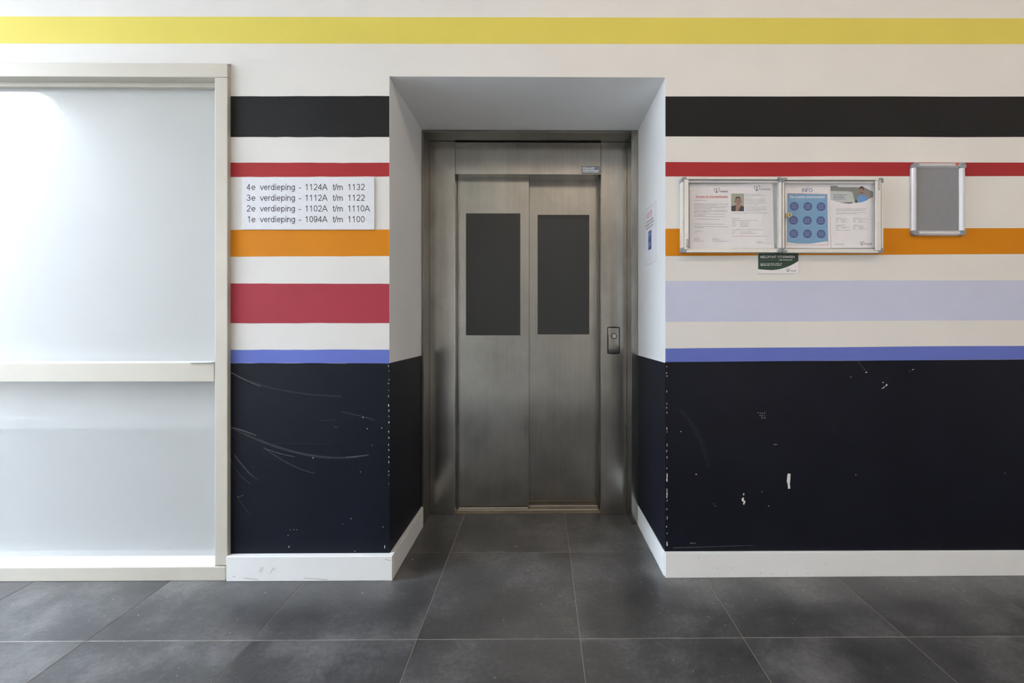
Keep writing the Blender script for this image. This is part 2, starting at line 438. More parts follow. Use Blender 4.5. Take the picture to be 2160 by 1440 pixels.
# worn brown corner of the left skirting
MB().box(-0.6672, -0.6658, -0.0306, -0.0294, 0.002, 0.108).build('worn_corner', M['bare_wood'], bl)

# ------------------------------------------------------------------ borrowed-light window with milky glass
win = bpy.data.objects.new('window_1', None); win.location = (SX1, 0, 0); col.objects.link(win); struct(win)
FY = -0.020
GY = 0.050
def zf(v): return az(v, FY, 300)
xr = ax(453, FY); xo = ax(480, FY)
MB().box(SX0, xo, FY, 0.12, zf(162), zf(133)).build('top_rail', M['frame'], win, 0.0025)
MB().box(SX0, xo + .001, -0.006, 0.02, zf(133), zf(130)).build('shadow_gap', M['cap'], win)
MB().box(xr, xo, FY, 0.12, zf(1193), zf(162.6)).build('stile', M['frame'], win, 0.0025)
MB().box(SX0, SX0 + .06, FY, 0.12, 0.02, zf(162.6)).build('stile', M['frame'], win, 0.0025)
MB().box(SX0 + .06, ax(451.5, FY + .003), FY + .003, 0.10, zf(805), zf(765.5)).build('mid_rail', M['frame'], win, 0.002)
MB().box(SX0 + .06, ax(451.5, FY), FY + .014, 0.10, zf(765.5), zf(764.6)).build('mid_rail_ledge', M['sillw'], win)
MB().box(SX0, ax(476, FY), FY - .004, 0.12, 0.0, zf(1195)).build('bottom_rail', M['frame'], win, 0.0025)
MB().box(SX0 + .06, xr, FY + .001, 0.10, zf(1195), zf(1194)).build('sill', M['sillw'], win)
MB().box(SX0 + .06, xr, GY - .016, GY, zf(1194), zf(1194) + .010).build('glazing_bead', M['sillw'], win, 0.002)
MB().box(SX0 + .06, xr, GY - .022, GY, zf(162) - .020, zf(162)).build('glazing_bead', M['frame'], win, 0.002)
for z0, z1 in ((zf(1194), zf(800)), (zf(768), zf(162))):
    MB().box(SX0 + .05, xr + .006, GY, GY + .01, z0, z1).build('glass_pane', M['glassw'], win)
# peeling strip of the mid rail's ledge
tip = MB()
for i in range(8):
    u = 396 + i * 7.5; dz = math.sin(i / 7 * math.pi) * 0.0045
    p = at(u, 763.5, FY - .004)
    tip.v += [(p.x, FY + .02, zf(764.6) + .001), (p.x, FY - .006, zf(764.6) + .0012 - dz * .4), (p.x, FY + .02, zf(764.6) + .0022), (p.x, FY - .006, zf(764.6) + .0026 - dz * .4)]
for i in range(7):
    a, b = 4 * i, 4 * i + 4
    tip.f += [(a, a + 1, b + 1, b), (a + 2, b + 2, b + 3, a + 3), (a + 1, a + 3, b + 3, b + 1), (a, b, b + 2, a + 2)]
tip.build('peeling_strip', M['sillw'], win)

# ------------------------------------------------------------------ lift
lift = thing('elevator', (-0.07, 0.63, 0), 'brushed stainless steel elevator with two sliding door panels in the niche', 'elevator')
FY0, PY0 = NB + 0.001, 0.632                           # frame front, post face
SZ = 2.226                                              # underside of the steel header
jl, jr = -0.6655, 0.5125
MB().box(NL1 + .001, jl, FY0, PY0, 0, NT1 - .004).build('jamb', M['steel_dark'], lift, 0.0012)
MB().box(jr, NR1 - .001, FY0, PY0, 0, NT1 - .004).build('jamb', M['steel'], lift, 0.0012)
pl0, pl1, pr0, pr1 = ax(908, PY0), ax(960, PY0), ax(1267.5, PY0), ax(1320, PY0)
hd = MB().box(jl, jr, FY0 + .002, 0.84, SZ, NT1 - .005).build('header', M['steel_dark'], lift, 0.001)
MB().box(jl, pl1 - .001, PY0, 0.705, 0, SZ - .001).build('post', M['steel'], lift, 0.0012)
MB().box(pr0 + .001, jr, PY0, 0.705, 0, SZ - .001).build('post', M['steel'], lift, 0.0012)
LZ = az(368, PY0)
MB().box(pl1 + .0012, pr0 - .0012, PY0 - .003, 0.83, LZ, SZ - .006).build('lintel', M['steel'], lift, 0.0012)
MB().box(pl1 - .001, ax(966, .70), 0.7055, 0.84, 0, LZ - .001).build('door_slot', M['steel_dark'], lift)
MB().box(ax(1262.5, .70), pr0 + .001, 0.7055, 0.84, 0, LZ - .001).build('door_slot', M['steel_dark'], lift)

def door_panel(Y, u0, u1, vb, wu0, wu1, wv0, wv1, name='door_panel'):
    x0, x1 = ax(u0, Y), ax(u1, Y); z0, z1 = az(vb, Y), LZ - .0005
    a0, a1, b0, b1 = ax(wu0, Y), ax(wu1, Y), az(wv1, Y), az(wv0, Y)
    xs, zs = [x0, a0, a1, x1], [z0, b0, b1, z1]
    m = MB(); T = 0.03
    fr = {}; 
    for yi, yy in ((0, Y), (1, Y + T)):
        for i in range(4):
            for k in range(4):
                fr[(i, k, yi)] = len(m.v); m.v.append((xs[i], yy, zs[k]))
    for i in range(3):
        for k in range(3):
            if (i, k) == (1, 1): continue
            m.f.append((fr[i,k,0], fr[i+1,k,0], fr[i+1,k+1,0], fr[i,k+1,0]))
            m.f.append((fr[i,k,1], fr[i,k+1,1], fr[i+1,k+1,1], fr[i+1,k,1]))
    for i in range(3):
        m.f.append((fr[i,0,0], fr[i,0,1], fr[i+1,0,1], fr[i+1,0,0])); m.f.append((fr[i,3,0], fr[i+1,3,0], fr[i+1,3,1], fr[i,3,1]))
        m.f.append((fr[0,i,0], fr[0,i+1,0], fr[0,i+1,1], fr[0,i,1])); m.f.append((fr[3,i,0], fr[3,i,1], fr[3,i+1,1], fr[3,i+1,0]))
    for (p, q) in (((1,1),(2,1)), ((2,1),(2,2)), ((2,2),(1,2)), ((1,2),(1,1))):
        m.f.append((fr[p[0],p[1],0], fr[q[0],q[1],0], fr[q[0],q[1],1], fr[p[0],p[1],1]))
    o = m.build(name, M['steel'], lift)
    MB().box(a0 - .004, a1 + .004, Y + .0035, Y + .012, b0 - .004, b1 + .004).build('window', M['liftglass'], o)
    return o
dpl = door_panel(0.705, 966, 1115.5, 1072.5, 983, 1097.5, 450, 707)
dpr = door_panel(0.760, 1108, 1263.5, 1063.5, 1134, 1243, 453, 705)
# rubbed bright strip along the bottom of the panels
MB().box(ax(968, .705), ax(1113, .705), 0.7043, 0.7050, az(1072, .705), az(1069.5, .705)).build('kick_edge', M['alu_white'], dpl)
sx0, sx1 = pl1 + .002, pr0 - .002
sill = MB().box(sx0, sx1, 0.651, 0.84, -0.012, 0.0005).build('sill', M['grubby'], lift)
for k in range(5):
    y = 0.662 + k * 0.028
    MB().box(sx0 + .002, sx1 - .002, y, y + .008, 0.0004, 0.0028).build('sill_rib', M['alu_white'] if k % 2 else M['grubby'], sill)

# call button
bx0, bx1, bz0, bz1 = ax(1281, PY0), ax(1307.5, PY0), az(746.5, PY0), az(689, PY0)
cb = thing('call_button', ((bx0 + bx1) / 2, PY0, bz0), 'slim vertical steel call button plate on the right steel post', 'call button')
def bowed(x0, x1, z0, z1, bow, n=8):
    pts = [(x0 + (x1 - x0) * i / n, z1 + bow * (1 - (2 * i / n - 1) ** 2)) for i in range(n + 1)]
    pts += [(x1 - (x1 - x0) * i / n, z0 - bow * (1 - (2 * i / n - 1) ** 2)) for i in range(n + 1)]
    return pts
MB().plate(bowed(bx0, bx1, bz0 + .003, bz1 - .003, .004), PY0 - .004, .004).build('surround', M['rubber'], cb, .001)
cx, hw = (bx0 + bx1) / 2, (bx1 - bx0) / 2 - .004
cm = MB(); n = 14                                      # curved face, leaning out towards the middle
for i in range(n + 1):
    t = i / n; z = bz0 + .007 + (bz1 - bz0 - .014) * t
    d = PY0 - .006 - .006 * math.sin(math.pi * min(1, max(0, t * 1.25 - .0)) ** .8) if t < .8 else PY0 - .006 - .002 * (1 - t)
    cm.v += [(cx - hw, PY0 - .004, z), (cx - hw + .003, d, z), (cx + hw - .003, d, z), (cx + hw, PY0 - .004, z)]
for i in range(n):
    a, b = 4 * i, 4 * i + 4
    cm.f += [(a + k, a + k + 1, b + k + 1, b + k) for k in range(3)]
cm.f += [(0, 3, 2, 1), (4 * n, 4 * n + 1, 4 * n + 2, 4 * n + 3)]
cm.build('plate', M['steel'], cb)
def disc(x, z, r, Y, t, n=28): return MB().plate([(x + r * math.cos(2 * math.pi * i / n), z + r * math.sin(2 * math.pi * i / n)) for i in range(n)], Y, t)
bzc = az(708.5, PY0)
bu = disc(cx + .001, bzc, .0172, PY0 - .0135, .010).build('button_ring', M['rubber'], cb)
disc(cx + .001, bzc, .0128, PY0 - .0150, .004).build('button', M['alu'], cb, .001)

# ------------------------------------------------------------------ lettering helpers
_dg = None
def text_geo(s, bold=0.0, spacing=1.0, wspace=1.0):
    cu = bpy.data.curves.new('lettering', 'FONT'); cu.body = s; cu.resolution_u = 3
    cu.offset = bold; cu.space_character = spacing; cu.space_word = wspace
    o = bpy.data.objects.new('lettering', cu); col.objects.link(o)
    dg = bpy.context.evaluated_depsgraph_get()
    me = bpy.data.meshes.new_from_object(o.evaluated_get(dg))
    bpy.data.objects.remove(o); bpy.data.curves.remove(cu)
    return me
def lettering(items, mat, parent, Y, name='lettering', frame=None, flip=False):
    """items: (text, x0, x1, z0, z1[, bold]) boxes filled by the ink of each string; frame maps (x, z, depth) to 3D"""
    vs_, fs_ = [], []
    for it in items:
        s, x0, x1, z0, z1 = it[:5]
        me = text_geo(s, it[5] if len(it) > 5 else 0.0, it[6] if len(it) > 6 else 1.0, it[7] if len(it) > 7 else 1.0)
        P = [v.co for v in me.vertices]
        if not P: continue
        ax0, ax1 = min(p.x for p in P), max(p.x for p in P); ay0, ay1 = min(p.y for p in P), max(p.y for p in P)
        n = len(vs_)
        for p in P:
            u, v = (p.x - ax0) / (ax1 - ax0), (p.y - ay0) / max(1e-6, ay1 - ay0)
            if flip == 'down': X, Z = x0 + v * (x1 - x0), z1 - u * (z1 - z0)        # reads downwards
            elif flip == 'up': X, Z = x1 - v * (x1 - x0), z0 + u * (z1 - z0)
            else: X, Z = x0 + u * (x1 - x0), z0 + v * (z1 - z0)
            vs_.append(frame(X, Z) if frame else (X, Y, Z))
        fs_ += [tuple(n + i for i in pl.vertices) for pl in me.polygons]
        bpy.data.meshes.remove(me)
    m = MB(); m.v, m.f = vs_, fs_
    o = m.build(name, mat, parent); o['kind'] = 'stuff'; return o
def pbox(s, u0, v0, u1, v1, Y, *extra):                # text fitted to a pixel box of the photo on plane Y
    a, b = at(u0, v1, Y), at(u1, v0, Y)
    return (s, a.x, b.x, a.z, b.z) + extra
def px_poly(pts, Y): return [(at(u, v, Y).x, at(u, v, Y).z) for u, v in pts]
def rect(u0, v0, u1, v1): return [(u0, v0), (u0, v1), (u1, v1), (u1, v0)]
def ell(u, v, ru, rv, n=24): return [(u + ru * math.cos(2 * math.pi * i / n), v + rv * math.sin(2 * math.pi * i / n)) for i in range(n)]
def printed(name, polys, Y, mat, parent, t=0.00012):
    m = MB()
    for p in polys: m.plate(px_poly(p, Y), Y, t)
    return m.build(name, mat, parent)
def ribbon_px(pts, wpx):
    out = []; n = len(pts)
    for i, (x, y) in enumerate(pts):
        x0, y0 = pts[max(0, i - 1)]; x1, y1 = pts[min(n - 1, i + 1)]
        L = math.hypot(x1 - x0, y1 - y0) or 1; nx, ny = -(y1 - y0) / L * wpx / 2, (x1 - x0) / L * wpx / 2
        out.append((x + nx, y + ny, x - nx, y - ny))
    return out
def ribbon(m, pts, wpx, Y, t=0.00012, taper=False):
    r = ribbon_px(pts, wpx); n = len(r)
    for i in range(n - 1):
        a, b = r[i], r[i + 1]
        m.plate(px_poly([(a[0], a[1]), (b[0], b[1]), (b[2], b[3]), (a[2], a[3])], Y), Y, t)
    return m
def small_print(rows, Y, parent, mat, h=1.15, name='small_print', seed=1):
    """rows of print too small to read: (u0, u1, v) word-shaped dashes"""
    rnd = random.Random(seed); m = MB()
    for row in rows:
        u0, u1, v = row[:3]; dv = row[3] if len(row) > 3 else 0.0
        u = u0
        while u < u1 - .4:
            wd = min(rnd.uniform(1.6, 5.2), u1 - u)
            vv = v + dv * (u - u0) / max(1, u1 - u0)
            hh = h * .82 * rnd.uniform(.8, 1.1)
            m.plate(px_poly(rect(u, vv - hh / 2, u + wd, vv + hh / 2), Y), Y, .0001)
            u += wd + rnd.uniform(.6, .9)
    o = m.build(name, mat, parent); o['kind'] = 'stuff'; return o
def heart_logo(parent, Y, u, v, s, word_box, word='vesteda', mat=None, wpx=None, extra=None):
    """two leaf loops forming a heart; u, v = lower tip; s = height"""
    mat = mat or M['ink']; wpx = wpx or s * .07
    m = MB()
    big, small = [], []
    for i in range(25):
        t = i / 24
        a = math.pi * 2 * t
        # leaf along its own axis: length 1, half width w
        L, wv = (1 - math.cos(a)) / 2, math.sin(a)
        for dst, ang, ln, hw in ((big, 62, 1.0, .23), (small, 112, .86, .20)):
            th = math.radians(ang)
            lx, ly = L * ln, wv * hw * (0.55 + .75 * L)
            dst.append((u + s * (lx * math.cos(th) - ly * math.sin(th)), v - s * (lx * math.sin(th) + ly * math.cos(th))))
    ribbon(m, big, wpx, Y); ribbon(m, small, wpx, Y)
    o = m.build('heart_logo', mat, parent)
    lettering([pbox(word, *word_box, Y, .01)], mat, parent, Y - .00005, 'logo_lettering')


def _arc(cx, cy, rx, ry, a0, a1, n=12):
    return [(cx + rx * math.cos(math.radians(a0 + (a1 - a0) * i / n)), cy + ry * math.sin(math.radians(a0 + (a1 - a0) * i / n))) for i in range(n + 1)]
GLYPH = {  # plain grotesque letters as strokes: advance, list of polylines (cap height 1)
 '0': (.776, [_arc(.388, .5, .27, .45, 0, 360, 20)]),
 '1': (.776, [[(.17, .73), (.30, .81), (.43, .95), (.43, 0)]]),
 '2': (.776, [_arc(.385, .68, .255, .27, 165, -38) + [(.11, .05), (.66, .05)]]),
 '3': (.776, [_arc(.36, .715, .22, .235, 155, -90), _arc(.37, .265, .26, .22, 90, -160)]),
 '4': (.776, [[(.51, 0), (.51, .95), (.07, .28), (.70, .28)]]),
 '9': (.776, [_arc(.38, .66, .25, .29, 0, 360, 18), _arc(.36, .5, .27, .45, 15, -155)]),
 'A': (.93, [[(.03, 0), (.465, .97), (.90, 0)], [(.19, .33), (.74, .33)]]),
 'e': (.776, [[(.13, .37), (.64, .37)], _arc(.385, .36, .265, .31, 0, 322)]),
 'v': (.70, [[(.03, .70), (.35, .03), (.67, .70)]]),
 'r': (.465, [[(.12, 0), (.12, .70)], _arc(.34, .40, .22, .25, 180, 75)]),
 'd': (.776, [_arc(.36, .36, .25, .31, 0, 360, 18), [(.62, 0), (.62, 1)]]),
 'i': (.31, [[(.155, 0), (.155, .70)], [(.155, .87), (.155, 1)]]),
 'p': (.776, [_arc(.41, .36, .25, .31, 0, 360, 18), [(.13, .70), (.13, -.28)]]),
 'n': (.776, [[(.12, 0), (.12, .70)], _arc(.38, .40, .26, .26, 180, 0) + [(.64, 0)]]),
 'g': (.776, [_arc(.36, .36, .25, .31, 0, 360, 18), [(.62, .70), (.62, -.03)] + _arc(.37, -.03, .25, .20, 0, -150)]),
 't': (.39, [[(.19, .93), (.19, .14), (.25, .05), (.37, .05)], [(.03, .66), (.36, .66)]]),
 '/': (.39, [[(.02, 0), (.36, 1)]]),
 'm': (1.16, [[(.12, 0), (.12, .70)], _arc(.335, .42, .215, .23, 180, 0) + [(.55, 0)], _arc(.77, .42, .22, .23, 180, 0) + [(.99, 0)]]),
 '-': (.465, [[(.06, .33), (.40, .33)]]), ' ': (.45, []),
 'I': (.36, [[(.18, 0), (.18, 1)]]), 'N': (1.0, [[(.12, 0), (.12, .95), (.86, .05), (.86, 1)]]),
 'F': (.82, [[(.12, 0), (.12, .95), (.76, .95)], [(.12, .5), (.66, .5)]]), 'O': (1.08, [_arc(.54, .5, .46, .45, 0, 360, 22)]),
 'M': (1.18, [[(.12, 0), (.12, .95), (.59, .05), (1.06, .95), (1.06, 0)]]), 'E': (.88, [[(.80, .05), (.12, .05), (.12, .95), (.80, .95)], [(.12, .5), (.72, .5)]]),
 'L': (.76, [[(.12, 1), (.12, .05), (.70, .05)]]), 'D': (1.0, [[(.45, .05), (.12, .05), (.12, .95), (.45, .95)] + _arc(.45, .5, .42, .45, 90, -90)]),
 'P': (.9, [[(.12, 0), (.12, .95), (.55, .95)] + _arc(.55, .71, .26, .24, 90, -90) + [(.12, .47)]]),
 'U': (1.0, [[(.12, 1), (.12, .36)] + _arc(.49, .36, .37, .31, 180, 360) + [(.86, 1)]]), 'T': (.86, [[(.43, 0), (.43, .95)], [(.04, .95), (.82, .95)]]),
 'S': (.9, [_arc(.45, .73, .29, .22, 25, 250) + _arc(.45, .27, .33, .22, 75, -160)]),
 'R': (.96, [[(.12, 0), (.12, .95), (.55, .95)] + _arc(.55, .72, .26, .23, 90, -90) + [(.12, .49)], [(.50, .49), (.84, 0)]]),
 'G': (1.06, [_arc(.53, .5, .44, .45, 40, 340) + [(.95, .45), (.58, .45)]]),
}
def strokes(items, mat, parent, Y, name='lettering', weight=.1):
    """items: (text, u0, u1, v_base, cap height in px): words set to a pixel width on plane Y"""
    m = MB(); x = 0
    for s_, u0, u1, vb, cap in items:
        lines, pen = [], 0.0
        for ch in s_:
            adv, ls_ = GLYPH[ch]
            lines += [[(p[0] + pen, p[1]) for p in l] for l in ls_]; pen += adv
        lo = min(p[0] for l in lines for p in l) - weight / 2; hi = max(p[0] for l in lines for p in l) + weight / 2
        k = (u1 - u0) / (hi - lo)
        for l in lines:
            q = [(u0 + (p[0] - lo) * k, vb - p[1] * cap) for p in l]
            for i in range(len(q) - 1):
                (xa, ya), (xb, yb) = q[i], q[i + 1]
                L = math.hypot(xb - xa, yb - ya) or 1e-6; dx, dy = (xb - xa) / L, (yb - ya) / L
                hw = weight * cap / 2; e = hw * .35
                xa, ya, xb, yb = xa - dx * e, ya - dy * e, xb + dx * e, yb + dy * e
                pts = [(xa - dy * hw, ya + dx * hw), (xb - dy * hw, yb + dx * hw), (xb + dy * hw, yb - dx * hw), (xa + dy * hw, ya - dx * hw)]
                a = [at(u, v, Y) for u, v in pts]; m.add(a, [(0, 1, 2, 3)])
    o = m.build(name, mat, parent); o['kind'] = 'stuff'; return o
# ------------------------------------------------------------------ floor directory sign
sy = -0.006
sg = MB().plate(px_poly([(510, 374), (510, 484), (789.5, 484), (789.5, 374)], sy), sy, 0.005).build('floor_sign', M['sign'], None, 0.0006)
tag(sg, 'white board listing the four floors and apartment numbers, left of the elevator', 'sign')
for k, (fl_, a_, b_, u1) in enumerate((('4', '1124A', '1132', 769.5), ('3', '1112A', '1122', 769.5), ('2', '1102A', '1110A', 780.5), ('1', '1094A', '1100', 769))):
    base = 400.7 + k * 22.6
    strokes([(fl_, 520.4 if k < 3 else 522.5, 528.4 if k < 3 else 526.6, base, 13), ('e', 530.6, 538.8, base, 13), ('verdieping', 548, 621.8, base, 13), ('-', 630, 635.2, base, 13),
             (a_, 644, 691, base, 13), ('t/m', 701.3, 723, base, 13), (b_, 734, u1, base, 13)], M['ink'], sg, sy - .0002, 'lettering_row', .105)

# ------------------------------------------------------------------ display cases on the right wall
CF = -0.034                                             # front of the cases
def case(u0, u1, v0, v1, label, hinge):
    x0, x1, z0, z1 = ax(u0, CF), ax(u1, CF), az(v1, CF, 1650), az(v0, CF, 1650)
    t = thing('notice_case', ((x0 + x1) / 2, 0, z0), label, 'notice case', 'pair of aluminium notice cases')
    fw, cs = 0.0085, 0.020
    MB().box(x0 + .004, x1 - .004, -0.007, -0.001, z0 + .004, z1 - .004).build('back_panel', M['cork'], t)
    for (a, b, c, d, mt) in ((x0 + cs, x1 - cs, z1 - fw, z1, 'alu_white'), (x0 + cs, x1 - cs, z0, z0 + fw, 'alu_white'),
                             (x0, x0 + fw, z0 + cs, z1 - cs, 'alu_white'), (x1 - fw, x1, z0 + cs, z1 - cs, 'alu_white')):
        MB().box(a, b, CF, -.001, c, d).build('frame_rail', M[mt], t, .0015)
    for ix in (0, 1):
        for iz in (0, 1):
            xa = x0 - .0008 if ix == 0 else x1 + .0008; za = z0 - .0008 if iz == 0 else z1 + .0008
            dx, dz = (1 if ix == 0 else -1), (1 if iz == 0 else -1)
            k = fw + .002
            pts = [(xa + dx * .005, za), (xa + dx * (cs + .001), za), (xa + dx * (cs + .001), za + dz * k), (xa + dx * k, za + dz * k), (xa + dx * k, za + dz * (cs + .001)), (xa, za + dz * (cs + .001)), (xa, za + dz * .005)]
            MB().plate(pts, CF - .0008, .0335).build('corner_cap', M['cap'], t)
    # inner tracks for the sliding acrylic
    MB().box(x0 + fw, x1 - fw, -.024, -.010, z1 - .0205, z1 - fw - .003).build('track', M['alu'], t)
    MB().box(x0 + fw, x1 - fw, -.026, -.010, z0 + fw, z0 + .018).build('track', M['alu_white'], t)
    pn = MB().box(x0 + fw + .001, x1 - fw - .001, -.0285, -.0265, z0 + fw + .001, z1 - fw - .001).build('acrylic_pane', M['pane'], t)
    if hinge < 0: ga, gb = ax(1443.2, CF), ax(1452.2, CF)
    else: ga, gb = ax(1847.3, CF), ax(1857.8, CF)
    g = MB().box(ga, gb, -.0365, -.0287, z0 + .010 if hinge > 0 else z0 + .012, z1 - .011).build('grip_strip', M['alu_white'], t, .001)
    if hinge < 0: lettering([('LANDUSA', ax(1447, CF), ax(1452, CF), az(524, CF, 1450), az(504, CF, 1450), .01)], M['ink'], g, -.0367, 'strip_lettering', flip='up')
    else: lettering([('LANDUSA', ax(1851, CF), ax(1856, CF), az(401.5, CF, 1850), az(380, CF, 1850), .01)], M['ink'], g, -.0367, 'strip_lettering', flip='down')
    return t, x0, x1, z0, z1
ca, *_ = case(1438.5, 1649.3, 374, 532, 'left aluminium notice case with two typed letters behind acrylic', -1)
cb2, *_ = case(1650.8, 1863.5, 375, 532.5, 'right aluminium notice case with blue INFO poster and a lock', 1)
# lock on the right case
lk = at(1660.5, 453, -.036)
MB().plate(px_poly([(1657, 449), (1657, 460), (1660, 460), (1665.5, 456), (1671, 455), (1671, 449)], -.034), -.034, .005).build('lock_plate', M['brass'], cb2, .001)
lo = disc(ax(1665.5, -.04), az(453, -.04, 1665), .0105, -.0420, .010).build('lock', M['brass'], cb2, .0015)
disc(ax(1666.2, -.042), az(453, -.042, 1666), .0032, -.0424, .001).build('keyhole', M['dark'], lo)

def sheet(corners, Y, label, cat='notice', name='notice', group='sheets pinned in the notice cases', mat='paper'):
    o = MB().plate(px_poly(corners, Y), Y, .0004).build(name, M[mat])
    return tag(o, label, cat, group)
# letter about scooters
PY1 = -.0080
p1 = sheet([(1454.2, 388.3), (1455.5, 526), (1541, 526), (1537, 388)], PY1, 'letter headed in red about scooters and cigarette butts', name='letter')
Q = PY1 - .0002
heart_logo(p1, Q, 1511.3, 406.2, 11.5, (1517.8, 400.6, 1545, 405.6))
hs = lettering([pbox('Scooters en sigarettenpeuken', 1467.5, 412.2, 1536, 417.4, Q, .02)], M['redink'], p1, Q, 'heading')
printed('heading_underline', [rect(1467.5, 416.9, 1535.5, 417.5)], Q, M['redink'], p1)
rows = [(1463.5, 1489, 422.5), (1463.8, 1536, 429.8, .8), (1464, 1510.5, 432, .5), (1464, 1536, 434.7, .8), (1464, 1531, 437.3, .8), (1464, 1501, 439.8, .4),
        (1464.3, 1534, 442.8, .8), (1464.3, 1533, 445.2, .8), (1464.3, 1496.5, 447.5, .3), (1464.3, 1527, 450.8, 1), (1464.5, 1487, 453.8, .2), (1464.5, 1527, 456.2, 1),
        (1464.5, 1519.5, 462, .8), (1464, 1528, 472.2, .9), (1464, 1537, 477.2, 1), (1464, 1484.5, 480, .2), (1463.5, 1481.5, 487.3), (1463.5, 1470, 491),
        (1463.5, 1475, 502.6), (1463.5, 1477.5, 505.2), (1502.5, 1514, 503), (1502.5, 1521.5, 505.7)]
small_print(rows, Q, p1, M['greyink'], 1.1, seed=3)
small_print([(1462.5, 1483.5, 508.2), (1502, 1534, 508.8)], Q, p1, M['greyblue'], 1.1, seed=4)
small_print([(1473.5, 1479, 453.6), (1481, 1490, 462.3)], Q - .0001, p1, M['palered'], 1.1, seed=5)
# letter with a portrait
PY2 = -.0090
p2 = sheet([(1534.6, 388.2), (1538, 523.5), (1633, 523.5), (1629.5, 386.8)], PY2, 'letter with a small portrait photo beside the typed text', name='letter')
Q = PY2 - .0002
heart_logo(p2, Q, 1596.3, 402.4, 12, (1603.2, 396.4, 1625, 400.6))
ph = printed('portrait_photo', [rect(1542.4, 408.2, 1569.5, 445.4)], Q, M['beige'], p2)
printed('shirt', [[(1542.6, 434.6), (1553, 432.5), (1562, 432.5), (1569.4, 436), (1569.5, 445.4), (1542.8, 445.4)]], Q - .0001, M['shirt'], ph)
printed('neck', [[(1552.2, 424), (1552.4, 434), (1552, 445), (1557, 445.3), (1563, 433.5), (1561, 424)]], Q - .0002, M['skin'], ph)
printed('hair', [ell(1556.6, 419.2, 5.5, 5.0)], Q - .0002, M['hair'], ph)
for ue in (1551, 1562.8): printed('ear', [ell(ue, 424.8, 1.2, 2.6, 12)], Q - .0002, M['skin_dark'], ph)
printed('face', [ell(1556.7, 424.4, 5.0, 7.4)], Q - .0003, M['skin'], ph)
printed('features', [ell(1554.8, 422, 1.5, .8, 10), ell(1558.9, 421.8, 1.5, .8, 10), ell(1557, 424.4, 1.0, 1.3, 10), ell(1556.6, 427.6, 2.2, .5, 10)], Q - .0004, M['skin_dark'], ph)
rows = [(1571, 1607, 409.4), (1571, 1616, 412.4), (1571, 1590, 415.4), (1571, 1615.5, 419.5), (1571, 1614, 422.6), (1571, 1615.5, 425.6), (1571, 1616, 428.5), (1571, 1600, 431.5),
        (1571, 1617, 436), (1571, 1616.5, 439), (1571, 1617.5, 441.9), (1571, 1604, 444.9), (1545.5, 1600, 449.3), (1544, 1596.5, 464.7),
        (1544, 1551.5, 468.5), (1561.5, 1578.5, 468.4), (1544, 1550.5, 471.6), (1561.5, 1578.5, 471.6), (1544, 1553.5, 474.6), (1561.5, 1578.5, 474.6), (1544, 1550.5, 477.5), (1561.5, 1578.5, 477.5),
        (1544, 1607.5, 484.6), (1544, 1551.5, 489), (1561.5, 1588, 489), (1544, 1548, 492.1), (1595, 1609, 509.4), (1595, 1624, 512.4)]
small_print(rows, Q, p2, M['greyink'], 1.15, seed=6)
small_print([(1600.5, 1617.5, 449.1), (1561.5, 1596, 492.2)], Q, p2, M['greyblue'], 1.2, seed=7)
small_print([(1544, 1560.5, 460.5), (1544, 1621, 498.1)], Q, p2, M['palered'], 1.1, seed=8)
# crumpled clear film hanging in the left case
fm = MB(); nx_, nz_ = 9, 18; rf = random.Random(12)
for k in range(nz_ + 1):
    for i in range(nx_ + 1):
        u = 1601 + (1645.5 - 1601) * i / nx_ + rf.uniform(-1.0, 1.0) + (13 * (k / nz_) ** 1.6 if i < 4 else 0) * (1 - i / 4)
        v = 381.5 + (515 - 381.5) * k / nz_ + rf.uniform(-1.5, 1.5)
        p = at(u, v, -.0175); fm.v.append((p.x, -.0180 + rf.uniform(-.0055, .0055) * (.25 + .75 * i / nx_), p.z))
for k in range(nz_):
    for i in range(nx_):
        a = k * (nx_ + 1) + i; fm.f.append((a, a + 1, a + nx_ + 2, a + nx_ + 1))
film = fm.build('plastic_film', M['film'], smooth=True)
tag(film, 'crumpled clear plastic film hanging inside the left notice case', 'plastic film')
# INFO poster
p3 = sheet([(1655.6, 387.8), (1657.5, 523), (1752.2, 523.5), (1749.5, 388.8)], PY1, 'INFO poster with a blue panel of nine dark blue discs', 'poster', 'poster')
Q = PY1 - .0002
strokes([('INFO', 1692, 1713.8, 405.2, 8.4)], M['blueink'], p3, Q, 'heading', .12)
pan = printed('panel_border', [[(1660.8, 407.6), (1660, 516.5), (1747, 517), (1745, 409.2)]], Q, M['redink'], p3)
printed('panel_paper', [[(1661.4, 408.3), (1660.7, 516), (1746.3, 516.4), (1744.4, 409.9)]], Q - .0001, M['paper'], pan)
curve = [(1660.7 + (1746.1 - 1660.7) * i / 16, 510.5 + 4.2 * math.sin(math.pi * min(1, i / 16 * 1.06 + .02)) - (1.5 * i / 16)) for i in range(17)]
printed('blue_panel', [[(1661.4, 408.3)] + curve + [(1744.4, 409.9)]], Q - .0002, M['skyprint'], pan)
Q2 = Q - .0003
lettering([pbox('Een prettige woonomgeving', 1666.8, 412.6, 1740, 419.2, Q2, .02)], M['paper'], pan, Q2, 'panel_heading')
lettering([pbox('voor iedereen!', 1667, 419.8, 1698, 422.4, Q2)], M['paleprint'], pan, Q2, 'panel_subheading')
